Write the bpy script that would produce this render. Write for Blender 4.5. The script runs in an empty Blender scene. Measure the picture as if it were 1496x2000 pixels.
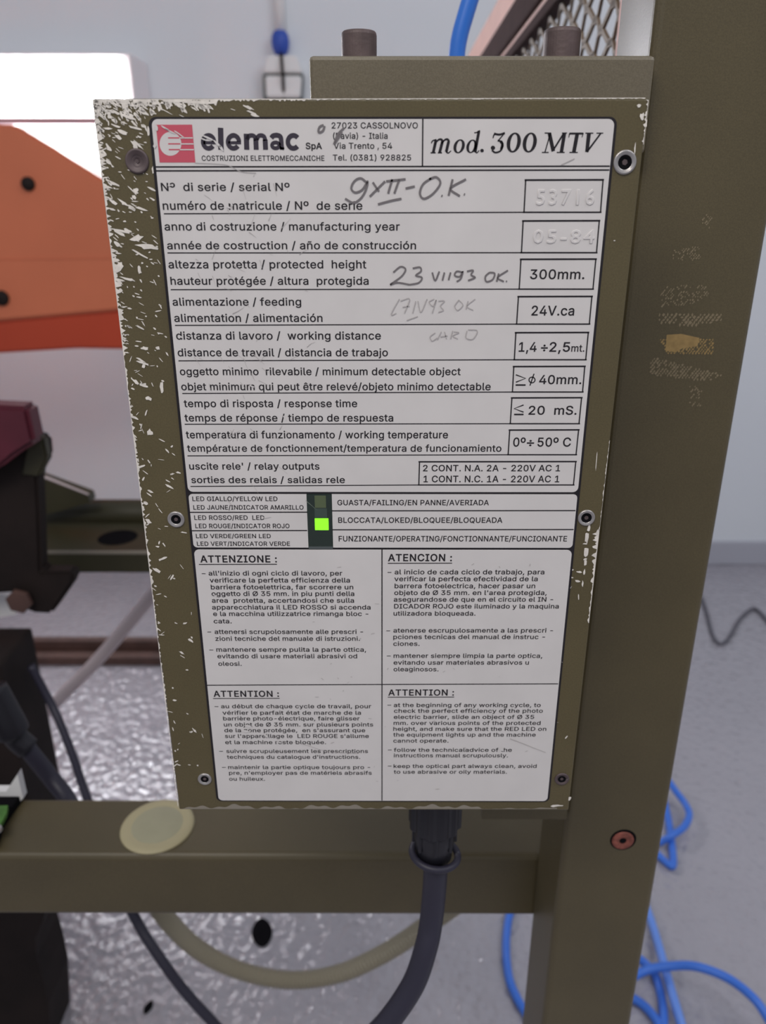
import bpy, bmesh, math, random
from mathutils import Vector, Matrix
random.seed(7)
S = bpy.context.scene
COL = S.collection
# ------------------------------------------------------------------ camera
CH = 0.95                       # camera height above the floor
CAM = Vector((0.0045, -0.249, CH))
F = 1503.0
YAW, PIT = math.radians(0.16), math.radians(21.55)
sy, cy_, sp, cp = math.sin(YAW), math.cos(YAW), math.sin(PIT), math.cos(PIT)
RIGHT = Vector((cy_, sy, 0)); FWD = Vector((-sy*cp, cy_*cp, -sp)); UP = Vector((-sy*sp, cy_*sp, cp))
cam = bpy.data.cameras.new('camera'); camo = bpy.data.objects.new('camera', cam); COL.objects.link(camo)
M = Matrix((RIGHT, UP, -FWD)).transposed().to_4x4(); M.translation = CAM
camo.matrix_world = M
cam.sensor_fit = 'VERTICAL'; cam.sensor_height = 36; cam.sensor_width = 27
cam.lens = F/2000*36; cam.clip_start = 0.01; cam.clip_end = 50
cam.dof.use_dof = True; cam.dof.focus_distance = 0.262; cam.dof.aperture_fstop = 13
S.camera = camo
# ------------------------------------------------------------------ world, lights, exposure
w = bpy.data.worlds.new('world'); S.world = w; w.use_nodes = True
w.node_tree.nodes['Background'].inputs[0].default_value = (0.84, 0.87, 1.0, 1)
w.node_tree.nodes['Background'].inputs[1].default_value = 0.36
def area(name, loc, target, size, sizey, power, color):
    l = bpy.data.lights.new(name, 'AREA'); l.shape = 'RECTANGLE'; l.size = size; l.size_y = sizey
    l.energy = power; l.color = color
    o = bpy.data.objects.new(name, l); COL.objects.link(o); o.location = loc
    o.rotation_euler = (Vector(target)-Vector(loc)).to_track_quat('-Z', 'Y').to_euler()
    return o
area('key_light_near', (-0.35, -0.85, CH+0.95), (0, 0.1, CH-0.1), 0.9, 0.5, 10.0, (1.0, 0.955, 0.91))  # unseen lamp added close overhead so the label darkens downwards
area('wall_fill_light', (1.6, -0.5, CH+1.6), (0.8, 1.5, 0.4), 1.6, 0.6, 20, (0.90, 0.93, 1.0))  # unseen lamp added behind the camera to light the wall without floor glints
S.view_settings.view_transform = 'Standard'; S.view_settings.look = 'None'
S.view_settings.exposure = 0.0; S.view_settings.gamma = 1.0; S.view_settings.use_curve_mapping = False
# ------------------------------------------------------------------ survey helpers: a sight line met with a real plane
def ray(px, py):
    return (FWD + RIGHT*((px-748)/F) - UP*((py-1000)/F))
def on_y(px, py, Y):
    d = ray(px, py); return CAM + d*((Y-CAM.y)/d.y)
def on_z(px, py, Z):
    d = ray(px, py); return CAM + d*((Z-CAM.z)/d.z)
def on_x(px, py, X):
    d = ray(px, py); return CAM + d*((X-CAM.x)/d.x)
# ------------------------------------------------------------------ materials
def srgb(r, g, b):
    f = lambda c: (c/255/12.92) if c/255 <= .04045 else ((c/255+.055)/1.055)**2.4
    return (f(r), f(g), f(b), 1)
def mat(name, col, rough=.5, metal=0.0, var=0.0, scale=40, bump=0.0, bscale=200, col2=None, spec=.5, emit=None, estr=0, fine=0):
    m = bpy.data.materials.new(name); m.use_nodes = True
    nt = m.node_tree; b = nt.nodes['Principled BSDF']
    b.inputs['Base Color'].default_value = col; b.inputs['Roughness'].default_value = rough
    b.inputs['Metallic'].default_value = metal; b.inputs['Specular IOR Level'].default_value = spec
    tc = nt.nodes.new('ShaderNodeTexCoord')
    if var or col2:
        n = nt.nodes.new('ShaderNodeTexNoise'); n.inputs['Scale'].default_value = scale; n.inputs['Detail'].default_value = 6
        nt.links.new(tc.outputs['Object'], n.inputs['Vector'])
        r = nt.nodes.new('ShaderNodeValToRGB'); r.color_ramp.elements[0].position = .35; r.color_ramp.elements[1].position = .65
        c2 = col2 or tuple(min(1, c*(1-var)) for c in col[:3])+(1,)
        r.color_ramp.elements[0].color = c2; r.color_ramp.elements[1].color = col
        nt.links.new(n.outputs['Fac'], r.inputs['Fac'])
        last = r.outputs['Color']
        if fine:
            n2 = nt.nodes.new('ShaderNodeTexNoise'); n2.inputs['Scale'].default_value = 1800; n2.inputs['Detail'].default_value = 2
            nt.links.new(tc.outputs['Object'], n2.inputs['Vector'])
            mr = nt.nodes.new('ShaderNodeMapRange'); mr.inputs[1].default_value = .3; mr.inputs[2].default_value = .7
            mr.inputs[3].default_value = 1-fine; mr.inputs[4].default_value = 1+fine
            nt.links.new(n2.outputs['Fac'], mr.inputs[0])
            mx = nt.nodes.new('ShaderNodeVectorMath'); mx.operation = 'SCALE'
            nt.links.new(last, mx.inputs[0]); nt.links.new(mr.outputs[0], mx.inputs['Scale']); last = mx.outputs[0]
        nt.links.new(last, b.inputs['Base Color'])
    if bump:
        n = nt.nodes.new('ShaderNodeTexNoise'); n.inputs['Scale'].default_value = bscale; n.inputs['Detail'].default_value = 3
        nt.links.new(tc.outputs['Object'], n.inputs['Vector'])
        bp = nt.nodes.new('ShaderNodeBump'); bp.inputs['Strength'].default_value = bump; bp.inputs['Distance'].default_value = .2/bscale
        nt.links.new(n.outputs['Fac'], bp.inputs['Height']); nt.links.new(bp.outputs['Normal'], b.inputs['Normal'])
    if emit:
        b.inputs['Emission Color'].default_value = emit; b.inputs['Emission Strength'].default_value = estr
    return m
olive = mat('olive_paint', srgb(92, 82, 57), .40, var=.16, scale=14, bump=.25, bscale=900, fine=.12)
olive_box = mat('olive_lid_paint', srgb(96, 86, 58), .36, var=.12, scale=25, bump=.15, bscale=1200, fine=.10)
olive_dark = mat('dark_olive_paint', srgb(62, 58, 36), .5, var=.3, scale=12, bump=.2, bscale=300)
post_side = mat('worn_grey_paint', srgb(150, 142, 138), .6, var=.2, scale=30)
white_lab = mat('satin_white_plate', srgb(222, 217, 213), .42, var=.05, scale=60, bump=.05, bscale=500, spec=.4)
ink = mat('black_ink', srgb(38, 34, 38), .5, spec=.3)
ink2 = mat('dark_logo_ink', srgb(62, 56, 66), .5, spec=.3)
red_ink = mat('red_logo_ink', srgb(203, 84, 100), .5)
pencil = mat('pencil_graphite', srgb(118, 112, 112), .5)
pencil_f = mat('faint_pencil', srgb(182, 176, 173), .5)
alu = mat('bare_aluminium', srgb(246, 238, 226), .4, metal=.05, var=.2, scale=300, bump=.4, bscale=900)
alu2 = mat('worn_eyelet_metal', srgb(185, 180, 176), .3, metal=.7, bump=.2, bscale=900)
alu3 = mat('scraped_metal_and_highlight', srgb(150, 142, 128), .5, metal=.2)
blackhole = mat('dark_recess', srgb(16, 15, 18), .9, spec=.1)
dark_screw = mat('dark_screw_metal', srgb(98, 84, 84), .5, metal=.2, var=.3, scale=200)
bolt_m = mat('browned_bolt_steel', srgb(104, 88, 86), .55, metal=.25, var=.3, scale=120, bump=.4, bscale=600)
rust = mat('rusty_screw', srgb(150, 84, 70), .7, var=.55, scale=260, bump=.5, bscale=600)
rubber = mat('black_rubber', srgb(46, 44, 58), .48, bump=.1, bscale=300)
black_pl = mat('black_plastic', srgb(30, 29, 36), .42, bump=.1, bscale=400)
blue = mat('blue_hose_plastic', srgb(58, 122, 218), .3)
blue2 = mat('blue_floor_hose_plastic', srgb(66, 122, 222), .4)
wallm = mat('wall_plaster', srgb(230, 233, 236), .8, var=.04, scale=2, bump=.1, bscale=60)
skirt = mat('grey_skirting_paint', srgb(180, 180, 188), .7)
brown = mat('brown_steel', srgb(92, 66, 58), .6, var=.3, scale=30)
pink = mat('tan_pink_paint', srgb(214, 170, 156), .6, var=.12, scale=20)
dkbrown = mat('dark_brown_bar_paint', srgb(66, 48, 46), .9, var=.2, scale=60, spec=.15)
meshm = mat('expanded_mesh_steel', srgb(112, 94, 74), .6)
orange = mat('orange_machine_paint', srgb(220, 122, 84), .45, var=.08, scale=6)
orange2 = mat('orange_red_flange_paint', srgb(196, 72, 40), .45, var=.1, scale=6)
maroon = mat('maroon_block_paint', srgb(98, 32, 48), .5, var=.3, scale=20)
dkmach = mat('dark_greasy_iron', srgb(38, 29, 26), .7, spec=.25, var=.4, scale=20)
cream = mat('cream_plastic', srgb(184, 174, 138), .5, var=.06, scale=30, spec=.4)
cream2 = mat('greyed_cream_plastic', srgb(170, 166, 138), .5, var=.08, scale=60, spec=.4)
block_glare_olive = mat('glare_lifted_olive', srgb(112, 103, 84), .45, var=.1, scale=20, bump=.3, bscale=700, fine=.12)  # same olive made lighter; lens glare over the block put into the colour
corr = mat('beige_corrugated_plastic', srgb(156, 148, 128), .5)
greyc = mat('grey_cable_sheath', srgb(222, 206, 206), .5)
whitep = mat('white_plastic', srgb(236, 234, 232), .5)
greenp = mat('green_plastic', srgb(78, 128, 52), .5, var=.3, scale=200)
lamp_e2 = mat('lower_lamp_diffuser', (1, 1, 1, 1), .5, emit=(.93, .94, 1, 1), estr=20)
lamp_e = mat('lamp_diffuser', (1, 1, 1, 1), .5, emit=(.95, .95, 1, 1), estr=40)
housing_w = mat('lamp_housing_paint', srgb(240, 232, 232), .4)
led_on = mat('lit_green_led', srgb(150, 240, 40), .4, emit=(.38, 1, .02, 1), estr=1.1)
led_off = mat('unlit_led', srgb(128, 124, 92), .4)
led_grey = mat('grey_led_body', srgb(86, 92, 92), .3)
win_d = mat('dark_green_window_back', srgb(34, 46, 40), .15)
residue = mat('tape_residue', srgb(132, 118, 92), .7)
residue_y = mat('yellow_tape_residue', srgb(160, 132, 82), .7, var=.2, scale=400)
# floor: glossy uneven resin
def floor_material():
    m = mat('grey_resin_floor', srgb(168, 164, 170), .22, var=.05, scale=6, spec=.6)
    nt = m.node_tree; b = nt.nodes['Principled BSDF']
    tc = nt.nodes.new('ShaderNodeTexCoord')
    n = nt.nodes.new('ShaderNodeTexNoise'); n.inputs['Scale'].default_value = 55; n.inputs['Detail'].default_value = 3
    v = nt.nodes.new('ShaderNodeTexVoronoi'); v.inputs['Scale'].default_value = 90; v.feature = 'SMOOTH_F1'
    nt.links.new(tc.outputs['Object'], n.inputs['Vector']); nt.links.new(tc.outputs['Object'], v.inputs['Vector'])
    a = nt.nodes.new('ShaderNodeMath'); a.operation = 'ADD'
    nt.links.new(n.outputs['Fac'], a.inputs[0]); nt.links.new(v.outputs['Distance'], a.inputs[1])
    b.inputs['Coat Weight'].default_value = .8; b.inputs['Coat Roughness'].default_value = .12; b.inputs['Coat IOR'].default_value = 1.6
    bp = nt.nodes.new('ShaderNodeBump'); bp.inputs['Strength'].default_value = .9; bp.inputs['Distance'].default_value = .004
    nt.links.new(a.outputs[0], bp.inputs['Height']); nt.links.new(bp.outputs['Normal'], b.inputs['Normal']); nt.links.new(bp.outputs['Normal'], b.inputs['Coat Normal'])
    return m
floorm = floor_material()
def glass_material():
    m = bpy.data.materials.new('clear_window'); m.use_nodes = True; nt = m.node_tree
    for n in list(nt.nodes): nt.nodes.remove(n)
    o = nt.nodes.new('ShaderNodeOutputMaterial'); mx = nt.nodes.new('ShaderNodeMixShader')
    t = nt.nodes.new('ShaderNodeBsdfTransparent'); g = nt.nodes.new('ShaderNodeBsdfGlossy'); g.inputs['Roughness'].default_value = .08
    t.inputs[0].default_value = (.85, .92, .86, 1); mx.inputs[0].default_value = .07
    nt.links.new(t.outputs[0], mx.inputs[1]); nt.links.new(g.outputs[0], mx.inputs[2]); nt.links.new(mx.outputs[0], o.inputs[0])
    return m
glass = glass_material()
# ------------------------------------------------------------------ geometry helpers
def obj(name, bm, m, parent=None, smooth=False, kind=None):
    me = bpy.data.meshes.new(name); bmesh.ops.recalc_face_normals(bm, faces=bm.faces)
    bm.to_mesh(me); bm.free(); me.materials.append(m)
    if smooth: me.polygons.foreach_set('use_smooth', [True]*len(me.polygons))
    o = bpy.data.objects.new(name, me); COL.objects.link(o)
    if parent:
        o.parent = parent; o.matrix_parent_inverse = parent.matrix_world.inverted()
    if kind: o['kind'] = kind
    return o
def tag(o, label, cat, group=None):
    o['label'] = label; o['category'] = cat
    if group: o['group'] = group
    return o
def thing(name, label, cat, loc=(0, 0, 0), group=None):
    o = bpy.data.objects.new(name, None); COL.objects.link(o); o.location = loc; o.empty_display_size = .05
    bpy.context.view_layer.update()
    return tag(o, label, cat, group)
def bm_box(lo, hi, bev=0, seg=2, bm=None):
    bm = bm or bmesh.new(); t = bmesh.new()
    r = bmesh.ops.create_cube(t, size=1)
    for v in t.verts:
        v.co = Vector([lo[i] + (v.co[i]+.5)*(hi[i]-lo[i]) for i in range(3)])
    if bev: bmesh.ops.bevel(t, geom=t.edges[:], offset=bev, segments=seg, affect='EDGES', profile=.5)
    me = bpy.data.meshes.new('t'); t.to_mesh(me); t.free(); bm.from_mesh(me); bpy.data.meshes.remove(me)
    return bm
def bm_prism(pts, off, bm=None, bev=0):
    """polygon of 3D points pushed along a vector"""
    t = bmesh.new(); off = Vector(off)
    a = [t.verts.new(p) for p in pts]; b = [t.verts.new(Vector(p)+off) for p in pts]; n = len(a)
    t.faces.new(a); t.faces.new(b[::-1])
    for i in range(n): t.faces.new((a[i], b[i], b[(i+1) % n], a[(i+1) % n]))
    bmesh.ops.recalc_face_normals(t, faces=t.faces)
    if bev: bmesh.ops.bevel(t, geom=t.edges[:], offset=bev, segments=2, affect='EDGES')
    bm = bm or bmesh.new(); me = bpy.data.meshes.new('t'); t.to_mesh(me); t.free(); bm.from_mesh(me); bpy.data.meshes.remove(me)
    return bm
def catmull(P, n=8):
    P = [Vector(p) for p in P]; Q = [P[0]*2-P[1]]+P+[P[-1]*2-P[-2]]; out = []
    for i in range(1, len(Q)-2):
        a, b, c, d = Q[i-1:i+3]
        for k in range(n):
            t = k/n
            out.append(.5*((2*b)+(c-a)*t+(2*a-5*b+4*c-d)*t*t+(3*b-a-3*c+d)*t**3))
    out.append(P[-1]); return out
def bm_tube(P, r, seg=12, n=8, bm=None, rf=None, raw=False):
    bm = bm or bmesh.new(); P = P if raw else catmull(P, n); rings = []
    N = None
    for i, p in enumerate(P):
        t = (P[min(i+1, len(P)-1)]-P[max(i-1, 0)]).normalized()
        if N is None: N = t.orthogonal().normalized()
        N = (N - t*N.dot(t)).normalized(); B = t.cross(N)
        rr = rf(i/(len(P)-1), i) if rf else r
        rings.append([bm.verts.new(p+(N*math.cos(2*math.pi*k/seg)+B*math.sin(2*math.pi*k/seg))*rr) for k in range(seg)])
    for a, b in zip(rings, rings[1:]):
        for k in range(seg): bm.faces.new((a[k], a[(k+1) % seg], b[(k+1) % seg], b[k]))
    bm.faces.new(rings[0][::-1]); bm.faces.new(rings[-1]); return bm
def bm_lathe(c, axis, prof, seg=32, bm=None):
    """prof: (radius, height along axis)"""
    bm = bm or bmesh.new(); c = Vector(c); a = Vector(axis).normalized(); N = a.orthogonal().normalized(); B = a.cross(N); rings = []
    for r, h in prof:
        if r < 1e-7: rings.append([bm.verts.new(c+a*h)])
        else: rings.append([bm.verts.new(c+a*h+(N*math.cos(2*math.pi*k/seg)+B*math.sin(2*math.pi*k/seg))*r) for k in range(seg)])
    for p, q in zip(rings, rings[1:]):
        for k in range(seg):
            k2 = (k+1) % seg
            if len(p) == 1 and len(q) == 1: continue
            if len(p) == 1: bm.faces.new((p[0], q[k2], q[k]))
            elif len(q) == 1: bm.faces.new((p[k], p[k2], q[0]))
            else: bm.faces.new((p[k], p[k2], q[k2], q[k]))
    return bm
# ================================================================== THE SETTING
fl = obj('floor', bm_box((-4, -2.5, -.1), (4, 1.78, 0)), floorm); fl['kind'] = 'structure'
WY = 1.76
wb = obj('wall_back', bm_box((-4, WY, 0), (4, WY+.2, 3.2)), wallm); wb['kind'] = 'structure'
bb = obj('baseboard_back', bm_box((-4, WY-.012, 0), (4, WY, .07), .003), skirt); bb['kind'] = 'structure'
# ================================================================== OLIVE POST AND BEAM
PY = 0.061
pL = on_y(1201, 730, PY).x; pR = on_y(1496, 475, PY).x
PD = 0.048
post = thing('steel_post', 'upright olive square steel post right of the control box, tape residue on its face', 'post', ((pL+pR)/2, PY+PD/2, 0))
obj('tube', bm_box((pL, PY, 0), (pR, PY+PD, CH+.6), .0032, 4), olive, post)
# recessed rusty screw
c = on_y(1217, 1640, PY)
obj('screw_recess', bm_lathe(c, (0, -1, 0), [(0, .0001), (.0060, .0001), (.0062, .0003), (.0066, .0003), (.0068, 0)]), blackhole, post)
obj('screw', bm_lathe(c+Vector((-.0002, 0, -.0003)), (0, -1, 0), [(.0057, 0), (.0057, .0005), (.0053, .0008), (.0021, .0007), (.0018, .0004)], 24), rust, post, True)['label'] = 'rusty round screw head'
obj('screw_socket', bm_lathe(c+Vector((-.0002, 0, -.0003)), (0, -1, 0), [(0, .00075), (.0016, .00075), (.0018, .0004)], 6), blackhole, post)
def inpoly(x, y, P):
    r = False
    for i in range(len(P)):
        x1, y1 = P[i]; x2, y2 = P[i-1]
        if (y1 > y) != (y2 > y) and x < (x2-x1)*(y-y1)/(y2-y1)+x1: r = not r
    return r
def quad_on_y(bm, pts, Y):
    try: bm.faces.new([bm.verts.new(on_y(x, y, Y)) for x, y in pts][::-1])
    except ValueError: pass
R_ = random.Random(5)
def weave(P, keep, name, m, s=6.5):
    bm = bmesh.new()
    xs = [p[0] for p in P]; ys = [p[1] for p in P]; y = min(ys); row = 0
    while y < max(ys):
        x = min(xs)+(s/2 if row % 2 else 0)
        while x < max(xs):
            if inpoly(x, y, P) and random.random() < keep:
                a, b = s*.42*random.uniform(.5, 1.15), s*.30*random.uniform(.6, 1.2)
                quad_on_y(bm, [(x-a, y+b*R_.uniform(-.2, 1)), (x-a*.1, y+b*1.5), (x+a, y-b*R_.uniform(-.2, 1)), (x+a*.1, y-b*1.5)], PY-.00008)
            x += s
        y += s*.62; row += 1
    o = obj(name, bm, m, post); o['kind'] = 'stuff'; return o
weave([(1312, 490), (1366, 480), (1368, 508), (1310, 512)], .45, 'tape_residue', residue, 5)
weave([(1288, 560), (1388, 555), (1386, 575), (1360, 592), (1290, 602)], .4, 'tape_residue', residue, 5)
weave([(1284, 613), (1414, 610), (1410, 626), (1350, 638), (1290, 632)], .95, 'tape_residue', residue, 8)
weave([(1287, 660), (1392, 662), (1394, 690), (1302, 690)], .8, 'tape_residue', residue_y, 6)
weave([(1272, 697), (1330, 712), (1412, 732), (1382, 745), (1268, 732)], .85, 'tape_residue', residue, 6.5)
weave([(1345, 752), (1372, 752), (1368, 795), (1346, 792)], .4, 'tape_residue', residue, 5)
weave([(1370, 420), (1395, 420), (1388, 450), (1372, 448)], .3, 'tape_residue', residue, 5)
bm = bmesh.new(); bm.faces.new([bm.verts.new(on_y(x, y, PY-.00005)) for x, y in [(1302, 654), (1330, 652), (1366, 660), (1362, 676), (1334, 680), (1318, 688), (1300, 685)]][::-1])
obj('tape_patch', bm, residue_y, post)['label'] = 'yellowish patch of old tape glue'
# beam behind the post
BY0 = PY+PD+.003; BY1 = BY0+.050
zt = on_y(500, 1672, BY0).z
beam = thing('horizontal_beam', 'olive square steel beam running left under the control box, behind the post', 'beam', (-.3, BY0+.025, 0))
obj('tube', bm_box((-1.0, BY0, zt-.050), (pR-.001, BY1, zt), .0042, 4), olive, beam)
obj('leg', bm_box((-.99, BY0, 0), (-.94, BY1, zt-.050), .0028, 3), olive, beam)
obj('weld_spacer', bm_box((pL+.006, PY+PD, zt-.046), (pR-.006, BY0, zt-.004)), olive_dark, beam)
cc = on_z(308, 1614, zt)
cap = tag(obj('round_cap', bm_lathe(cc, (0, 0, 1), [(0, .0016), (.017, .0016), (.0195, .0020), (.0222, .0016), (.0232, .0006), (.0233, 0), (0, 0)], 48), cream, smooth=True), 'round cream plastic cap lying on the beam by the box corner', 'cap')
obj('centre_disc', bm_lathe(cc+Vector((0, 0, .0016)), (0, 0, 1), [(0, .0004), (.0145, .0004), (.016, 0)], 40), cream2, cap, True)
# ================================================================== MOUNTING BLOCK ABOVE THE BOX
MBY = on_x(1277, 150, pL-.0003).y
mx0 = on_y(604, 150, MBY).x; mz1 = on_y(700, 108, MBY).z
blk = thing('mounting_block', 'olive steel block behind the box top, two socket screws in it', 'bracket', (0, MBY+.03, CH+.03))
bx = bm_box((mx0, MBY, CH+.018), (pL-.0003, MBY+.062, mz1), .0014, 2)
obj('block', bx, block_glare_olive, blk)
for (x0, x1, yt) in ((667, 736, 55), (1060, 1131, 50)):
    c = on_y((x0+x1)/2, 107, MBY+.018); r = (on_y(x1, 80, MBY+.018).x-on_y(x0, 80, MBY+.018).x)/2
    h = on_y((x0+x1)/2, yt, MBY+.018-r).z-mz1
    prof = [(0, 0), (r*1.06, 0), (r*1.06, .0016), (r, .0016), (r, h-.0012), (r*.97, h-.0004), (r*.92, h), (r*.5, h), (r*.5, h-.004), (0, h-.004)]
    s = tag(obj('socket_screw', bm_lathe((c.x, MBY+.018, mz1), (0, 0, 1), prof, 40), bolt_m), 'brown cylinder-head screw on the block, %s' % ('left one near the white pipe' if x0 < 900 else 'right one in front of the expanded mesh'), 'screw', 'cap screws in the mounting block')
    s.parent = None
    bpy.context.view_layer.update()
# lower lip of the bracket seen under the box corner
lo = on_y(942, 1590, .0585)
obj('lower_lip', bm_box((lo.x, .0585, on_y(1000, 1600, .0585).z), (pL-.0003, .063, CH-.2)), olive, blk)
obj('back_plate', bm_box((mx0+.02, .0590, CH-.2), (pL-.0003, .0625, CH+.02)), olive, blk)
# ================================================================== CONTROL BOX
box = thing('control_box', 'olive control box with chipped edges and a large white printed label', 'control box', (0, .02, CH-.23))
BT, BB = CH+.0293, CH-.2300
obj('housing', bm_box((-.0765, .004, BB+.003), (.0765, .0525, BT-.003), .002), olive_box, box)
obj('lid', bm_box((-.080, 0, BB), (.080, .004, BT), .0006, 2), olive_box, box)
# fixing eyelets
def eyelet(px, py, ro, ri, m, inner, lab=None):
    c = on_y(px, py, 0)
    e = obj('eyelet', bm_lathe(c, (0, -1, 0), [(ro, 0), (ro, .0003), (ro*.93, .0006), (ro*.80, .00055), (ro*.74, .0004), (ri*1.08, .00045), (ri, .00025)], 32), m, box, True)
    if lab: e['label'] = lab
    obj('screw', bm_lathe(c+Vector((0, 0, 0)), (0, -1, 0), [(0, .0001), (ri*.45, .0001), (ri*.5, .0002), (ri*1.02, .0003)], 24), inner, e, True)
    obj('socket', bm_lathe(c+Vector((0, 0, 0)), (0, -1, 0), [(0, .00024), (ri*.42, .00024), (ri*.44, .00015)], 6), dark_screw, e)
eyelet(1220, 317, .0034, .0020, alu2, blackhole)
eyelet(344, 1014, .0030, .0017, alu2, blackhole)
eyelet(1145, 1011, .0030, .0018, alu2, blackhole)
eyelet(400, 1521, .0028, .0016, alu2, blackhole)
eyelet(268, 315, .0035, .0016, dark_screw, dark_screw, 'dark scraped eyelet')
eyelet(1097, 1521, .0029, .0016, dark_screw, blackhole, 'dark dirty eyelet')
# ------------------------------------------------------------------ the printed plate
LY = -.0004
ZL = lambda y: on_y(748, y, LY).z
plate = None
def rrect(x0, z0, x1, z1, r, Y, th, bm=None, corners=(1, 1, 1, 1), n=5):
    """rounded rectangle in the plane Y, thickness towards +Y; corners TL,TR,BR,BL"""
    P = []
    for (cx, cz, a0, on) in ((x1-r, z1-r, 0, corners[1]), (x0+r, z1-r, 90, corners[0]), (x0+r, z0+r, 180, corners[3]), (x1-r, z0+r, 270, corners[2])):
        if on:
            for k in range(n+1):
                a = math.radians(a0+90*k/n); P.append((cx+r*math.cos(a), Y, cz+r*math.sin(a)))
        else:
            sx = 1 if a0 in (0, 270) else -1; sz = 1 if a0 in (0, 90) else -1
            P.append((cx+r*sx, Y, cz+r*sz))
    return bm_prism(P, (0, th, 0), bm)
XL0 = on_y(296.3, 243, LY).x; XR0 = on_y(1190, 340, LY).x
ztop, zbot = ZL(232.5), ZL(1564)
plate = obj('label_plate', rrect(XL0-.0009, zbot-.0006, XR0+.0008, ztop+.0006, .0022, -.00022, .00022), ink, box)
plate['label'] = 'printed data plate with black outline'
W1, W0 = LY, .00016
obj('white_panel', rrect(XL0, ZL(961), XR0, ztop, .0018, W1, W0), white_lab, plate)
xwl = on_y(598.5, 968, LY).x; xwr = on_y(648, 968, LY).x
obj('white_panel', rrect(XL0, ZL(1069.7), xwl, ZL(965.3), .0014, W1, W0, corners=(1, 0, 0, 1)), white_lab, plate)
obj('white_panel', rrect(xwr, ZL(1069.7), XR0, ZL(965.3), .0014, W1, W0, corners=(0, 1, 1, 0)), white_lab, plate)
obj('white_panel', rrect(XL0, zbot, XR0, ZL(1073.8), .0018, W1, W0), white_lab, plate)
# indicator window
wz1, wz0 = ZL(965), ZL(1068); 
win = obj('indicator_window', bm_box((xwl, LY+.00010, wz0), (xwr, -.00022, wz1)), win_d, plate)
obj('window_lip', bm_box((xwl+.0001, LY-.0001, ZL(1072.5)), (xwr-.0001, LY+.0001, ZL(1067.5))), led_grey, plate)
def led(x0, x1, y0, y1, m, d):
    a = on_y(x0, y0, LY); b = on_y(x1, y1, LY)
    return obj('led', bm_box((a.x, LY+.00004-d, b.z), (b.x, LY+.00012, a.z), .0001), m, plate)
led(614, 637, 968, 992, led_off, 0)['label'] = 'unlit yellow indicator'
led(614, 639, 993, 1011, led_grey, 0)['label'] = 'grey unlit indicator'
led(614.5, 642, 1012.5, 1035.5, led_on, .00005)['label'] = 'green indicator lit'
obj('window_pane', bm_box((xwl+.0002, LY-.00024, wz0+.0003), (xwr-.0002, LY-.00018, wz1-.0001)), glass, plate)
# text
TY = LY-.00006
DG = bpy.context.evaluated_depsgraph_get
tcur = bpy.data.curves.new('tmp', 'FONT'); font0 = tcur.font; tobj = bpy.data.objects.new('tmp', tcur); COL.objects.link(tobj)
try:                                        # Blender's own interface face, a grotesque like the plate's; falls back to the built-in one
    import os
    tcur.font = bpy.data.fonts.load(os.path.join(bpy.utils.system_resource('DATAFILES', path='fonts'), 'Inter.woff2'))
except Exception: pass
from mathutils.geometry import delaunay_2d_cdt
tcur.fill_mode = 'NONE'; tcur.resolution_u = 2
def outline(c):
    tcur.body = c; bpy.context.view_layer.update()
    me = bpy.data.meshes.new_from_object(tobj.evaluated_get(DG()))
    nx = {}
    for e in me.edges:
        nx.setdefault(e.vertices[0], []).append(e.vertices[1]); nx.setdefault(e.vertices[1], []).append(e.vertices[0])
    V = [(v.co.x, v.co.y) for v in me.vertices]; seen = set(); loops = []
    for st_ in range(len(V)):
        if st_ in seen or st_ not in nx: continue
        lp_ = [st_]; seen.add(st_); prev = None; cur = st_
        # follow the order of the spline: start towards the higher neighbour index st_+1
        nxt = st_+1 if (st_+1) in nx[st_] else nx[st_][0]
        while nxt not in seen:
            seen.add(nxt); lp_.append(nxt); cand = [k for k in nx[nxt] if k not in seen]
            if not cand: break
            nxt = cand[0]
        P = [V[k] for k in lp_]; Q = [P[0]]
        for p in P[1:]:
            if abs(p[0]-Q[-1][0])+abs(p[1]-Q[-1][1]) > 1e-5: Q.append(p)
        if len(Q) > 1 and abs(Q[0][0]-Q[-1][0])+abs(Q[0][1]-Q[-1][1]) < 1e-5: Q.pop()
        if len(Q) > 2: loops.append(Q)
    bpy.data.meshes.remove(me); return loops
def sarea(P): return sum(P[i-1][0]*P[i][1]-P[i][0]*P[i-1][1] for i in range(len(P)))/2
CAPH = max(y for P in outline('H') for x, y in P)
hh0 = min(x for P in outline('HH') for x, y in P)
def lastx(c): return max(x for P in outline(c+'H') for x, y in P)
HX = lastx('H')-max(x for P in outline('H') for x, y in P)      # advance of H
HR = max(x for P in outline('H') for x, y in P)
glyphs = {}
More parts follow.
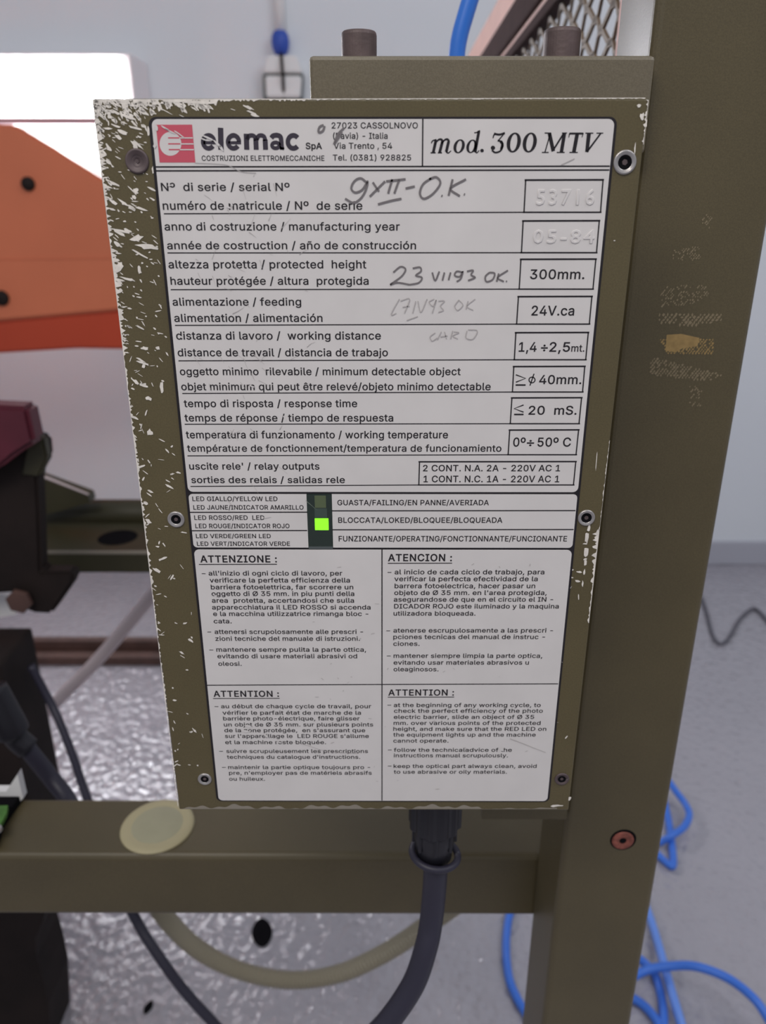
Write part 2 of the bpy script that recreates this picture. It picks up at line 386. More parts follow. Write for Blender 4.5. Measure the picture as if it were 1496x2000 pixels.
def glyph(c, d):
    """flat triangles of one letter, its outline pushed out by d (in cap heights), and its advance"""
    k = (c, d)
    if k in glyphs: return glyphs[k]
    adv = (lastx(c)-HR)/CAPH
    if c == ' ': glyphs[k] = ([], [], adv); return glyphs[k]
    L = [[(x/CAPH, y/CAPH) for x, y in P] for P in outline(c)]
    sg = max((sarea(P) for P in L), key=abs); sg = 1 if sg > 0 else -1
    LL = []
    for P in L:
        n = len(P); Q = []
        for i in range(n):
            a, p, b_ = P[i-1], P[i], P[(i+1) % n]
            e1 = Vector((p[0]-a[0], p[1]-a[1])).normalized(); e2 = Vector((b_[0]-p[0], b_[1]-p[1])).normalized()
            n1 = Vector((e1.y, -e1.x))*sg; n2 = Vector((e2.y, -e2.x))*sg; m_ = n1+n2
            m_ = m_/max(.35, 1+n1.dot(n2)) if m_.length > 1e-6 else n1
            Q.append(Vector((p[0]+m_.x*d, p[1]+m_.y*d)))
        LL.append(Q)
    vs = []; es = []
    for Q in LL:
        o_ = len(vs); vs += Q; es += [(o_+i, o_+(i+1) % len(Q)) for i in range(len(Q))]
    r = delaunay_2d_cdt(vs, es, [], 0, 1e-6)
    V2, F2 = r[0], r[2]; keep = []
    for f in F2:
        cx_ = sum(V2[i].x for i in f)/3; cy2 = sum(V2[i].y for i in f)/3; wn = 0
        for i, j in es:
            y0, y1 = vs[i].y, vs[j].y
            if (y0 <= cy2) != (y1 <= cy2):
                xx = vs[i].x+(cy2-y0)/(y1-y0)*(vs[j].x-vs[i].x)
                if xx > cx_: wn += 1 if y1 > y0 else -1
        if wn: keep.append(tuple(f))
    glyphs[k] = ([(v.x, v.y) for v in V2], keep, adv); return glyphs[k]
def txt(s, L, R, top, base, bold=.021, m=None, name='lettering', h=None, track=.03, Y=None):
    Y = TY if Y is None else Y
    a = on_y(L, base, Y); b = on_y(R, base, Y); H = h if h else on_y(L, top, Y).z - a.z
    vs = []; fs = []; x = 0
    for c in s:
        V2, F2, adv = glyph(c, bold); o_ = len(vs)
        used = sorted({i for f in F2 for i in f}); mp = {i: o_+n for n, i in enumerate(used)}
        vs += [(V2[i][0]+x, V2[i][1]) for i in used]; fs += [tuple(mp[i] for i in f) for f in F2]
        x += adv+track
    x0 = min(v[0] for v in vs); x1 = max(v[0] for v in vs); k = (b.x-a.x)/(x1-x0)
    me = bpy.data.meshes.new(name)
    me.from_pydata([(a.x+(x_-x0)*k, Y, a.z+(b.z-a.z)*(x_-x0)/(x1-x0)+y_*H) for x_, y_ in vs], [], fs)
    me.materials.append(m or ink)
    o = bpy.data.objects.new(name, me); COL.objects.link(o); o.parent = plate
    o.matrix_parent_inverse = plate.matrix_world.inverted()
    return o
bpy.context.view_layer.update()
T = [ # text, left, right, top, baseline
("27023 CASSOLNOVO", 647.6, 816, 239.3, 250.8), ("(Pavia) - Italia", 650.5, 757, 259.5, 271), ("Via Trento , 54", 651.6, 766, 279, 290.5), ("Tel. (0381) 928825", 650, 802.8, 302.2, 313.3),
("COSTRUZIONI ELETTROMECCANICHE", 394.3, 633.6, 304, 314),
("Nº  di serie / serial Nº", 315, 566, 357.4, 372.8), ("numéro de matricule / Nº  de serie", 318.4, 707.8, 393.5, 409.5),
("anno di costruzione / manufacturing year", 321.8, 780.7, 434.6, 450), ("année de costruction / año de construcción", 326.8, 812.5, 471.7, 486.7),
("altezza protetta / protected  height", 329.5, 715.5, 508.5, 524), ("hauteur protégée / altura  protegida", 333.5, 720, 541, 556),
("alimentazione / feeding", 337.4, 588.4, 582, 596.8), ("alimentation / alimentación", 340.8, 630, 613.5, 628.5),
("distanza di lavoro /  working distance", 344.5, 743.9, 648, 663), ("distance de travail / distancia de trabajo", 347.5, 757.6, 681, 695.7),
("oggetto minimo  rilevabile / minimum detectable object", 351.8, 899.5, 718.4, 732.5), ("objet minimum qui peut être relevé/objeto minimo detectable", 354.5, 958, 748, 762),
("tempo di risposta / response time", 359.5, 697.7, 781, 795), ("temps de réponse / tiempo de respuesta", 361, 768, 809, 823),
("temperatura di funzionamento / working temperature", 363.5, 874.8, 842, 856), ("température de fonctionnement/temperatura de funcionamiento", 366, 979, 869, 882),
("uscite rele' / relay outputs", 370, 624, 904, 917), ("sorties des relais / salidas rele", 374, 673.6, 931, 943.3),
("300mm.", 1034.7, 1141, 526.5, 544.9), ("24V.ca", 1037.6, 1121, 597.4, 616), ("1,4", 1012.8, 1047.6, 668.6, 686.7), ("÷", 1056, 1069.3, 668.6, 686.7), ("2,5", 1072.6, 1112.7, 668.6, 686.7), ("mt.", 1115.4, 1141, 673, 686.7),
("40mm.", 1052.6, 1135, 732.8, 750), ("20", 1031.9, 1063.3, 793, 809.7), ("mS.", 1082, 1125.8, 793, 809.7),
("0º", 1001.8, 1025.9, 855, 872), ("÷", 1028.5, 1042.6, 855, 872), ("50º C", 1049.3, 1114.4, 855, 872),
("2 CONT. N.A. 2A - 220V AC 1", 826, 1093.7, 908.3, 920.3), ("1 CONT. N.C. 1A - 220V AC 1", 827, 1092, 929.3, 941.7),
("LED GIALLO/YELLOW LED", 376, 542, 970, 978.5), ("LED JAUNE/INDICATOR AMARILLO", 378, 593, 986.8, 995.3), ("LED ROSSO/RED  LED", 379.7, 516.5, 1006.8, 1015.3), ("LED ROUGE/INDICATOR ROJO", 381.8, 565.6, 1023, 1031.5), ("LED VERDE/GREEN LED", 383, 529, 1043, 1051), ("LED VERT/INDICATOR VERDE", 385, 566.5, 1058, 1066),
("GUASTA/FAILING/EN PANNE/AVERIADA", 659, 954.7, 976.6, 986.6), ("BLOCCATA/LOKED/BLOQUEE/BLOQUEADA", 660.6, 981, 1010.8, 1021), ("FUNZIONANTE/OPERATING/FONCTIONNANTE/FUNCIONANTE", 661.5, 1107, 1047, 1057.3)]
for t in T: txt(*t)
for t in [("ATTENZIONE :", 391.5, 541, 1085.3, 1098.2), ("ATENCION :", 757.7, 882.5, 1082.5, 1095.8), ("ATTENTION :", 417.3, 545, 1349.5, 1360.7), ("ATTENTION :", 758.2, 886.5, 1347, 1358.3)]: txt(*t, bold=.035, track=.08)
txt("SpA", 597, 629, 279, 291, bold=.04)
hs = .00182
D1 = [("all'inizio di ogni ciclo di lavoro, per", 407.6, 668.5, 1124), ("verificare la perfetta efficienza della", 409.7, 683.5, 1137.6), ("barriera fotoelettrica, far scorrere un", 412, 690, 1151), ("oggetto di Ø 35 mm. in piu punti della", 413.5, 692, 1163.8), ("area  protetta, accertandosi che sulla", 414, 691.5, 1177), ("apparecchiatura il LED ROSSO si accenda", 414.4, 723.8, 1190.3), ("e la macchina utilizzatrice rimanga bloc -", 416.5, 719.4, 1203), ("cata.", 417.6, 452.6, 1217.4),
("attenersi scrupolosamente alle prescri -", 419.4, 709, 1238), ("zioni tecniche del manuale di istruzioni.", 420.8, 702.9, 1251.4), ("mantenere sempre pulita la parte ottica,", 422.7, 715, 1272.8), ("evitando di usare materiali abrasivi od", 424.8, 697.5, 1285.6), ("oleosi.", 426.7, 472, 1300.3),
("al inicio de cada ciclo de trabajo, para", 770.6, 1063, 1121.6), ("verificar la perfecta efectividad de la", 770, 1050, 1135), ("barrera fotoelectrica, hacer pasar un", 770.6, 1045, 1148.7), ("objeto de Ø 35 mm. en l'area protegida,", 770, 1067.5, 1162), ("asegurandose de que en el circuito el IN -", 769, 1080, 1175), ("DICADOR ROJO este iluminado y la maquina", 769.7, 1091, 1188.4), ("utilizadora bloqueada.", 768.5, 928.5, 1202.3),
("atenerse escrupulosamente a las prescri -", 768.2, 1079.6, 1235.4), ("pciones tecnicas del manual de instruc -", 768, 1064, 1248), ("ciones.", 768, 819.4, 1261.3), ("mantener siempre limpia la parte optica,", 768.6, 1059, 1284.8), ("evitando usar materiales abrasivos u", 768.6, 1032.8, 1298), ("oleaginosos.", 768.6, 856.3, 1311)]
D2 = [("au début de chaque cycle de travail, pour", 432, 725, 1383.2), ("vérifier le parfait état de marche de la", 434.7, 705, 1395.8), ("barrière photo-électrique, faire glisser", 436, 702.4, 1407), ("un objet de Ø 35 mm. sur plusieurs points", 437.4, 728.8, 1418.8), ("de la zone protégée,  en s'assurant que", 438.4, 713.3, 1430), ("sur l'appareillage le  LED ROUGE s'allume", 439.5, 720.3, 1441.2), ("et la machine reste bloquée.", 440, 636.8, 1453.3), ("suivre scrupuleusement les prescriptions", 442.2, 718.7, 1470.6), ("techniques du catalogue d'instructions.", 443.5, 703.4, 1482), ("maintenir la partie optique toujours pro -", 445.7, 723, 1502), ("pre, n'employer pas de matériels abrasifs", 447.5, 725.9, 1513), ("ou huileux.", 447.8, 517.6, 1524.7),
("at the beginning of any working cycle, to", 769, 1055.8, 1380.8), ("check the perfect efficiency of the photo", 769.4, 1060, 1392), ("electric barrier, slide an object of Ø 35", 769, 1043, 1404), ("mm. over various points of the protected", 768.6, 1055.5, 1415.8), ("height, and make sure that the RED LED on", 768, 1066.7, 1427.3), ("the equipment lights up and the machine", 768, 1046, 1438.6), ("cannot operate.", 768, 875.8, 1450.3), ("follow the technicaladvice of the", 769, 999.4, 1468.2), ("instructions manual scrupulously.", 769, 991.9, 1479), ("keep the optical part always clean, avoid", 768.6, 1047.8, 1499.8), ("to use abrasive or oily materials.", 769, 990, 1511)]
for s, a, b, y in D1: txt(s, a, b, 0, y, h=hs, bold=.022)
for s, a, b, y in D2: txt(s, a, b, 0, y, h=.00176, bold=.022)
# ribbons: pen strokes and ruled lines drawn on the plate
def ribbon(bm, pts, w0, w1=None, Y=TY, closed=False, tf=None):
    """pts in photograph pixels (or via tf), widths in metres"""
    w1 = w0 if w1 is None else w1
    if tf: pts = [tf(p) for p in pts]
    P = [on_y(x, y, Y) for x, y in pts]
    if closed: P = P+[P[0]]
    n = len(P); L = []; R = []
    for i, p in enumerate(P):
        if closed: t = P[(i+1) % (n-1)]-P[(i-1) % (n-1)]
        else: t = P[min(i+1, n-1)]-P[max(i-1, 0)]
        t.normalize(); N = Vector((-t.z, 0, t.x)); w = w0+(w1-w0)*i/(n-1)
        L.append(bm.verts.new(p+N*w/2)); R.append(bm.verts.new(p-N*w/2))
    for i in range(n-1): bm.faces.new((L[i], L[i+1], R[i+1], R[i]))
def cm2(P, n=6):
    return [(v.x, v.y) for v in catmull([(x, y, 0) for x, y in P], n)]
bm = bmesh.new()
def hline(y, x0, x1, w=.00030, y2=None): ribbon(bm, [(x0, y), (x1, y if y2 is None else y2)], w)
PX = 1/6800.
hline(326, 300, 1191, .0004, 324.5); hline(333.7, 303, 1190, .0004, 332)
ribbon(bm, [(825.8, 232), (825, 325)], .0004)
BX = [(351.7, 414.6, 1026.7, 1177.7, 1023.4, 1172.8), (431.5, 493.5, 1021.7, 1170.4, 1018.4, 1165), (506.5, 564.7, 1017.4, 1163.7, 1014, 1158), (579.4, 633, 1012.5, 1155.9, 1009, 1151), (649.8, 702.6, 1007.5, 1148.9, 1004.5, 1143.9), (716, 765.6, 1003.5, 1142, 1000.8, 1137.8), (777.2, 827.5, 999.8, 1135.8, 996.5, 1130.8), (840, 888.2, 995.5, 1130, 992.4, 1125), (902, 947.2, 819.3, 1124.5, 818, 1120)]
RL = [320, 327, 333.4, 341.8, 348.5, 356, 360.5, 366, 372]; RY = [417.5, 494, 565.7, 635.5, 704.7, 768.5, 828.6, 890.3, 950]
for (t, b, tl, tr, bl, br), rx, ry in zip(BX, RL, RY):
    ribbon(bm, [(tl-2, t), (tr+2, t-.5)], .0005); ribbon(bm, [(tl, t), (bl, b)], .0004); ribbon(bm, [(tr, t), (br, b)], .0004)
    ribbon(bm, [(bl-2, b), (br+2, b)], .00042); ribbon(bm, [(rx, ry), (bl, b)], .00032)
for y0, y1 in ((1000.6, 997.2), (1036.6, 1034.2)):
    ribbon(bm, [(366+(y0-970)*.1, y0), (600, y0-.3)], .0004); ribbon(bm, [(648, y1+.5), (1125-(y0-990)*.1, y1)], .0004)
ribbon(bm, [(746, 1073), (746, 1563.5)], .0004)
ribbon(bm, [(404.5, 1338.3), (1090, 1335.6)], .0004)
for a in ((388.5, 1102.4, 541), (757.5, 1100.3, 883), (416, 1364.3, 546), (757.4, 1361.7, 887)): ribbon(bm, [(a[0], a[1]), (a[2], a[1]-.3)], .00032)
for x, y in ((394, 1120.5), (405, 1234.5), (409, 1269.5), (757, 1118), (754.5, 1232), (755.5, 1281.3), (419, 1380), (428, 1467.5), (433.5, 1499), (756.6, 1377.3), (757.4, 1464.8), (757.4, 1496.2)): ribbon(bm, [(x, y), (x+7.5, y)], .00026)
# >= , diameter, <= signs
ribbon(bm, [(1007.5, 732), (1026.5, 739), (1007.5, 746.5)], .0004); ribbon(bm, [(1007, 752), (1026.5, 752)], .0005)
ribbon(bm, [(1022.5, 791), (1004, 798), (1022.5, 805)], .0004); ribbon(bm, [(1004, 809.5), (1022.5, 809.5)], .0005)
ribbon(bm, [(1039+6*math.cos(a*.524), 742+5.6*math.sin(a*.524)) for a in range(12)], .00036, closed=True); ribbon(bm, [(1043, 730), (1035, 753)], .00036)
obj('ruled_lines', bm, ink, plate)
# model name in a slanted serif face
bm = bmesh.new(); u = 1/3.937
tf = lambda p: (820+p[0]*u, 240+p[1]*u)
def st(pts, w0, w1=None, closed=False): ribbon(bm, cm2(pts) if len(pts) > 2 and not closed else pts, w0*u*PX, None if w1 is None else w1*u*PX, tf=tf, closed=closed)
def ell(cx, cy, rx, ry, w, sl=.18, wx=1.0):
    O = []; I = []
    for k in range(28):
        a = 2*math.pi*k/28
        for rx_, ry_, l in ((rx, ry, O), (rx-w, ry-w*.42, I)):
            yy = ry_*math.sin(a); l.append(on_y(*tf((cx+rx_*math.cos(a)-yy*sl, cy+yy)), TY))
    vo = [bm.verts.new(p) for p in O]; vi = [bm.verts.new(p) for p in I]
    for k in range(28): bm.faces.new((vo[k], vo[(k+1) % 28], vi[(k+1) % 28], vi[k]))
def dot(cx, cy, r):
    bm.faces.new([bm.verts.new(on_y(*tf((cx+r*math.cos(k*.524), cy+r*math.sin(k*.524))), TY)) for k in range(12)])
st([(124, 132), (103, 228)], 22); st([(172, 148), (152, 228)], 22); st([(220, 148), (203, 222)], 22)
st([(88, 158), (98, 138), (128, 128)], 8, 10); st([(115, 165), (140, 132), (165, 128), (176, 150)], 9, 20); st([(166, 165), (190, 132), (214, 128), (224, 150)], 9, 20)
st([(82, 230), (122, 230)], 9); st([(138, 230), (170, 230)], 9); st([(200, 220), (218, 232), (240, 214)], 12, 7)
ell(302, 180, 43, 54, 23); ell(398, 180, 40, 52, 21)
st([(454, 62), (425, 225)], 22); st([(418, 76), (440, 72), (462, 58)], 8); st([(424, 220), (438, 230), (456, 212)], 10, 7); dot(478, 213, 14)
st([(562, 118), (568, 96), (578, 86)], 8, 12); st([(570, 82), (610, 90), (654, 78)], 15); st([(648, 82), (602, 138)], 9); st([(598, 136), (630, 146), (638, 178), (618, 216), (580, 228), (554, 210)], 13, 13); st([(622, 142), (634, 165), (625, 205)], 22, 20); dot(562, 192, 17)
ell(722, 151, 54, 77, 28, .14); ell(845, 151, 54, 77, 28, .14)
st([(962, 225), (1002, 85)], 9); st([(938, 227), (990, 227)], 8); st([(960, 78), (1010, 78)], 8)
st([(996, 80), (1026, 218)], 28); st([(1022, 215), (1104, 84)], 13); st([(1112, 80), (1088, 225)], 27); st([(1092, 78), (1132, 78)], 8); st([(1052, 227), (1114, 227)], 8)
st([(1150, 82), (1256, 82)], 14); st([(1152, 80), (1144, 114)], 10, 5); st([(1256, 78), (1246, 112)], 10, 5); st([(1210, 84), (1184, 224)], 29); st([(1150, 227), (1214, 227)], 8)
st([(1300, 82), (1284, 224)], 31, 27); st([(1284, 224), (1390, 82)], 14, 12); st([(1272, 79), (1334, 79)], 8); st([(1358, 79), (1410, 79)], 8)
obj('model_lettering', bm, ink, plate)
# company name in heavy grotesque letters
bm = bmesh.new(); lq = 1/4.274
tf = lambda p: (295+p[0]*lq, 235+p[1]*lq)
def hs_(pts, w): ribbon(bm, cm2(pts, 5) if len(pts) > 2 else pts, w*lq*PX, tf=tf)
def arc(cx, cy, rx, ry, a0, a1, n=22): return [(cx+rx*math.cos(math.radians(a0+(a1-a0)*k/n)), cy+ry*math.sin(math.radians(a0+(a1-a0)*k/n))) for k in range(n+1)]
for ex in (480, 688):
    ribbon(bm, arc(ex, 180, 46, 54, -2, -322), 37*lq*PX, tf=tf); hs_([(ex-44, 187), (ex+63, 187)], 24)
hs_([(580, 62), (584, 246)], 46)
hs_([(795, 112), (799, 246)], 44); hs_([(874, 150), (878, 246)], 42); hs_([(952, 160), (956, 246)], 42)
hs_([(800, 165), (815, 134), (842, 126), (866, 138), (876, 168)], 34); hs_([(880, 165), (895, 134), (920, 126), (944, 138), (954, 170)], 34)
hs_([(1004, 148), (1018, 130), (1050, 124), (1078, 136), (1086, 165), (1089, 210), (1096, 244)], 38)
ribbon(bm, arc(1040, 209, 31, 24, 0, 360), 30*lq*PX, tf=tf); hs_([(1076, 230), (1110, 240)], 20)
ribbon(bm, arc(1188, 180, 46, 54, -40, -318), 38*lq*PX, tf=tf)
obj('name_lettering', bm, ink2, plate)
# logo
lg = 1/4.274; tl = lambda x, y: (295+x*lg, 235+y*lg)
def poly(pts, m, name, Y, tf_=None, parent=None):
    b = bmesh.new(); b.faces.new([b.verts.new(on_y(*(tf_(*p) if tf_ else p), Y)) for p in pts][::-1]); return obj(name, b, m, parent or plate)
poly([(40, 37), (342, 36), (370, 352), (72, 352)], red_ink, 'logo_square', TY, tl)
poly([(162+91*math.cos(k*.1745), 196+100*math.sin(k*.1745)) for k in range(36)], white_lab, 'logo_disc', TY-.00003, tl)
for y, x0, x1, x2 in ((147, 142, 250, 348), (197, 143, 258, 354), (245, 148, 255, 358)):
    poly([(x0, y-6), (x1-8, y-6), (x1-8, y+5), (x0, y+5)], red_ink, 'logo_bar', TY-.00006, tl)
    poly([(x1-14, y-5), (x2, y-5), (x2+1, y+5), (x1-14, y+5)], white_lab, 'logo_line', TY-.00008, tl)
# stamped figures: same metal as the plate, raised
def stamped(s, L, R, top, base):
    tcur.font = font0; tcur.fill_mode = 'BOTH'
    tcur.body = s; tcur.offset = 0; tcur.extrude = .012; tcur.bevel_depth = .018; tcur.bevel_resolution = 1; tcur.space_character = 1.25; tcur.shear = 0
    bpy.context.view_layer.update(); me = bpy.data.meshes.new_from_object(tobj.evaluated_get(DG()))
    a = on_y(L, base, LY); b = on_y(R, base, LY); H = on_y(L, top, LY).z-a.z
    xs = [v.co.x for v in me.vertices]; x0, x1 = min(xs), max(xs); k = (b.x-a.x)/(x1-x0)
    for v in me.vertices: v.co = (a.x+(v.co.x-x0)*k, LY-v.co.z*.0075, a.z+v.co.y*H/.7)
    me.materials.clear(); me.materials.append(white_lab); o = bpy.data.objects.new('stamped_figures', me); COL.objects.link(o); o.parent = plate
    tcur.extrude = 0; tcur.bevel_depth = 0
    o.matrix_parent_inverse = plate.matrix_world.inverted()
stamped('53716', 1047, 1160, 370, 400); stamped('05-84', 1040, 1160, 449, 475)
bpy.data.objects.remove(tobj)
# pencil notes
def note(strokes, w, m, name):
    global bm
    b = bmesh.new()
    for s in strokes: ribbon(b, cm2(s, 5) if len(s) > 2 else s, w*PX, Y=TY-.00012)
    o = obj(name, b, m, plate); o['label'] = 'handwritten pencil note'
note([[(716, 356), (704, 348), (692, 354), (686, 368), (694, 376), (708, 370), (718, 354), (714, 372), (704, 388), (690, 396), (674, 388)],
      [(728, 356), (740, 374)], [(752, 354), (722, 384)], [(766, 350), (758, 378)], [(780, 350), (770, 378)], [(754, 354), (792, 350)], [(738, 399), (764, 392), (784, 388)],
      [(792, 368), (810, 364)], [(842, 348), (826, 360), (820, 378), (828, 388), (846, 378), (860, 358), (852, 346), (838, 350)], [(862, 382), (864, 383)], [(884, 350), (876, 382)], [(910, 350), (880, 368), (898, 383)], [(906, 379), (908, 380)]], 4.2, pencil, 'pencil_note')
note([[(768, 532), (782, 521), (792, 526), (784, 540), (762, 556), (776, 552), (800, 556)], [(806, 524), (820, 522), (822, 530), (812, 538), (824, 542), (818, 552), (800, 556)],
      [(844, 532), (850, 548), (858, 530)], [(868, 532), (864, 548)], [(880, 532), (876, 547)], [(904, 532), (892, 530), (888, 538), (898, 540), (904, 530), (900, 544), (892, 550)], [(912, 530), (924, 528), (920, 537), (928, 542), (914, 548)],
      [(956, 532), (948, 540), (950, 550), (962, 546), (966, 534), (956, 532)], [(974, 534), (970, 550)], [(992, 528), (972, 542), (984, 550)], [(988, 549), (990, 550)]], 3.4, pencil, 'pencil_note')
note([[(780, 584), (764, 614), (774, 612)], [(782, 588), (800, 584), (790, 612)], [(786, 600), (800, 598)], [(812, 588), (806, 612)], [(816, 588), (822, 610), (834, 584)], [(848, 584), (838, 590), (846, 598), (852, 586), (844, 612)], [(856, 588), (868, 588), (860, 598), (866, 606), (856, 610)],
      [(896, 586), (888, 598), (894, 606), (904, 596), (896, 586)], [(914, 588), (910, 604)], [(928, 584), (912, 598), (924, 606)], [(794, 626), (816, 618)]], 2.0, pencil_f, 'faint_pencil_note')
note([[(850, 650), (840, 658), (844, 666), (854, 660)], [(862, 648), (854, 664)], [(868, 648), (872, 662)], [(860, 658), (874, 656)], [(884, 646), (880, 662)], [(886, 648), (896, 650), (884, 656), (894, 662)], [(912, 646), (910, 660), (924, 662), (932, 646), (914, 644)]], 2.0, pencil_f, 'faint_pencil_note')
note([[(632, 244), (624, 248), (622, 258), (630, 256), (634, 246)], [(672, 250), (660, 262), (652, 282)], [(668, 258), (654, 280)]], 4.0, pencil, 'pencil_mark')
# worn printing and scratches on the plate
def chip(b, px, py, ln, wd, ang, Y, n=8, jag=.45):
    ca, sa = math.cos(math.radians(ang)), math.sin(math.radians(ang)); P = []
    for k in range(n):
        t = 2*math.pi*k/n; s = random.uniform(1-jag, 1+jag*.3)
        x = ln/2*math.cos(t)*(s if wd > 3 else 1); y = wd/2*math.sin(t)*s
        qx, qy = px+x*ca-y*sa, py+x*sa+y*ca
        P.append((max(qx, 180.8+(qy-193)*.1205), max(qy, 193.5)))
    b.faces.new([b.verts.new(on_y(x, y, Y)) for x, y in P][::-1])
b = bmesh.new()
for (x, y, l, ww, a) in [(322, 250, 22, 4, 30), (332, 256, 26, 3, 25), (350, 262, 26, 3, 35), (404, 268, 30, 4, 25), (425, 281, 28, 5, 40), (432, 289, 20, 5, 50), (398, 272, 14, 3, 20), (452, 398, 16, 6, 60), (446, 405, 12, 5, 20), (332, 362, 9, 4, 0), (348, 442, 7, 3, 70), (492, 755, 14, 4, 20), (458, 876, 10, 4, 10), (354, 658, 8, 3, 40), (470, 873, 9, 3, 40), (484, 1418, 18, 5, 20), (480, 1428, 20, 6, 10), (520, 1438, 14, 5, 30), (545, 1450, 12, 3, 10), (980, 1464, 12, 6, 0), (520, 1011, 20, 2.5, -10), (420, 1164, 7, 3, 60), (556, 817, 12, 3, 60), (305, 250, 14, 6, 80), (302, 285, 16, 6, 85)]:
    chip(b, x, y, l, ww, a, TY-.00018)
obj('worn_print', b, white_lab, plate)['kind'] = 'stuff'
b = bmesh.new()
R = random.Random(3)
for i in range(70):
    x = R.gauss(470, 70); y = R.uniform(340, 1000); x += (y-600)*.08
    if x < 330+(y-340)*.1 or x > 740: continue
    a = R.uniform(20, 75)*R.choice((1, 1, 1, -1)); l = R.uniform(6, 30)
    ribbon(b, cm2([(x, y), (x+l*.5*math.cos(math.radians(a)), y+l*.5*math.sin(math.radians(a))+R.uniform(-2, 2)), (x+l*math.cos(math.radians(a)), y+l*math.sin(math.radians(a)))], 3), R.uniform(.6, 1.6)*PX, .3*PX, Y=TY-.0001)
for i in range(60):
    x = R.uniform(740, 1120) if i % 3 else R.uniform(600, 745); y = R.uniform(1090, 1550); a = R.uniform(0, 60); l = R.uniform(3, 9)
    ribbon(b, [(x, y), (x+l*math.cos(a), y+l*math.sin(a)*.5)], R.uniform(.6, 1.5)*PX, Y=TY-.0001)
ribbon(b, cm2([(996, 1443), (1020, 1452), (1045, 1462), (1066, 1470)]), 2.2*PX, 1.4*PX, Y=TY-.0001)
ribbon(b, cm2([(380, 318), (440, 322), (470, 335), (500, 338)]), 1.2*PX, Y=TY-.0001)
ribbon(b, cm2([(575, 1450), (600, 1456), (640, 1468), (700, 1472)]), 1.2*PX, Y=TY-.0001)
ribbon(b, [(1096, 322), (1122, 310)], 1.6*PX, Y=TY-.0001)
o = obj('scratches', b, pencil_f, plate); o['kind'] = 'stuff'
# bare metal where the paint has chipped off the lid
b = bmesh.new(); CYY = -.00012; R = random
LE = lambda y: 180+(y-193)*.1205           # left lid edge in the photograph
LB = lambda y: 292+(y-243)*.0985           # left border of the plate
# continuous worn strip along the left edge
def strip(pts_out, pts_in):
    for i in range(len(pts_out)-1):
        q = [pts_out[i], pts_out[i+1], pts_in[i+1], pts_in[i]]
        b.faces.new([b.verts.new(on_y(x, y, CYY)) for x, y in q])
ys = [196+k*3.1 for k in range(446)]
def wl(y):
    base = 8 if y < 700 else (4 if y < 1150 else 2.6)
    if 215 < y < 330: base = 11
    if 480 < y < 560: base = 12
    if y > 1400: base = 1.6
    return base
po = [(LE(y)+.6, y) for y in ys]; pi = [(LE(y)+1+wl(y)*R.random()**1.6*1.4, y) for y in ys]; strip(po, pi)
xs_ = [182+k*3.2 for k in range(338)]
def wt(x):
    if x < 300: return 22
    if x < 430: return 16
    if x < 640: return 5
    return 1.6
po = [(x, 194-(x-180)*.003) for x in xs_]; pi = [(x, 195-(x-180)*.003+wt(x)*R.random()**1.5) for x in xs_]; strip(pi, po)
# chips thrown inwards from the left edge
for i in range(470):
    t = R.random(); y = 200+1300*t**1.9
    wdt = LB(y)-LE(y); u_ = R.random()**(1.5 if y < 560 else 2.0)
    if y > 760 and R.random() < .6: continue
    x = LE(y)+5+u_*(wdt-12)
    near = 1-u_
    ang = R.gauss(28, 18) if y > 250 else R.gauss(48, 22)
    if y > 700: ang = R.gauss(15, 40)
    big = R.random() < (.22 if y < 560 else .03)
    chip(b, x, y, (R.uniform(14, 30) if big else R.uniform(4, 14)), (R.uniform(4, 9) if big else R.uniform(1.2, 4)), ang, CYY-.00003, 9)
for i in range(150):   # cluster at the top left corner
    x = 185+R.random()**1.7*235; y = 197+R.random()**1.7*34*(1 if x < 300 else .55)
    chip(b, x, y, R.uniform(6, 20), R.uniform(2, 8), R.gauss(45, 25), CYY-.00004, 9)
for c_ in [(266, 465, 34, 13, -12), (290, 482, 50, 12, 8), (272, 495, 46, 4, 30), (240, 452, 40, 6, 12), (233, 522, 26, 16, -40), (222, 535, 22, 12, 60), (250, 545, 36, 5, 15), (228, 476, 16, 9, 40), (275, 640, 26, 4, 30), (282, 680, 16, 7, 5), (308, 680, 10, 7, 0), (275, 703, 24, 4, 30), (280, 715, 7, 11, 0), (265, 745, 16, 9, 35), (290, 778, 18, 9, 25), (283, 750, 8, 5, 0), (292, 845, 16, 14, 60), (262, 815, 24, 6, 25), (316, 860, 14, 2.5, 25), (270, 912, 9, 6, 60), (330, 950, 22, 5, 30), (294, 960, 14, 4, 30), (285, 983, 16, 6, 30), (290, 1018, 16, 9, 50), (308, 1068, 8, 4, 10), (318, 1091, 18, 5, -20), (306, 1114, 18, 7, 30), (336, 1127, 14, 4, -60), (348, 923, 10, 5, 10), (336, 926, 10, 4, -10),
           (486, 210, 26, 6, 25), (490, 219, 24, 6, 25), (498, 226, 20, 5, 20), (455, 214, 10, 2, 20), (348, 205, 26, 5, 30), (320, 215, 40, 2, 28), (365, 232, 36, 2, 28), (262, 585-200, 12, 8, 40), (258, 372, 26, 3, 45), (300, 330, 8, 22, 5), (290, 258, 5, 24, -4), (284, 250, 4, 20, -20), (270, 282, 30, 5, 45), (232, 268, 22, 7, 40), (212, 288, 20, 8, 50), (226, 246, 24, 5, 20), (250, 228, 40, 6, 22), (336, 188+9, 60, 6, 2), (388, 200, 70, 7, 3), (240, 395, 34, 5, 35), (265, 372, 12, 12, 0)]:
    chip(b, c_[0], c_[1], c_[2], c_[3], c_[4], CYY-.00005, 10)
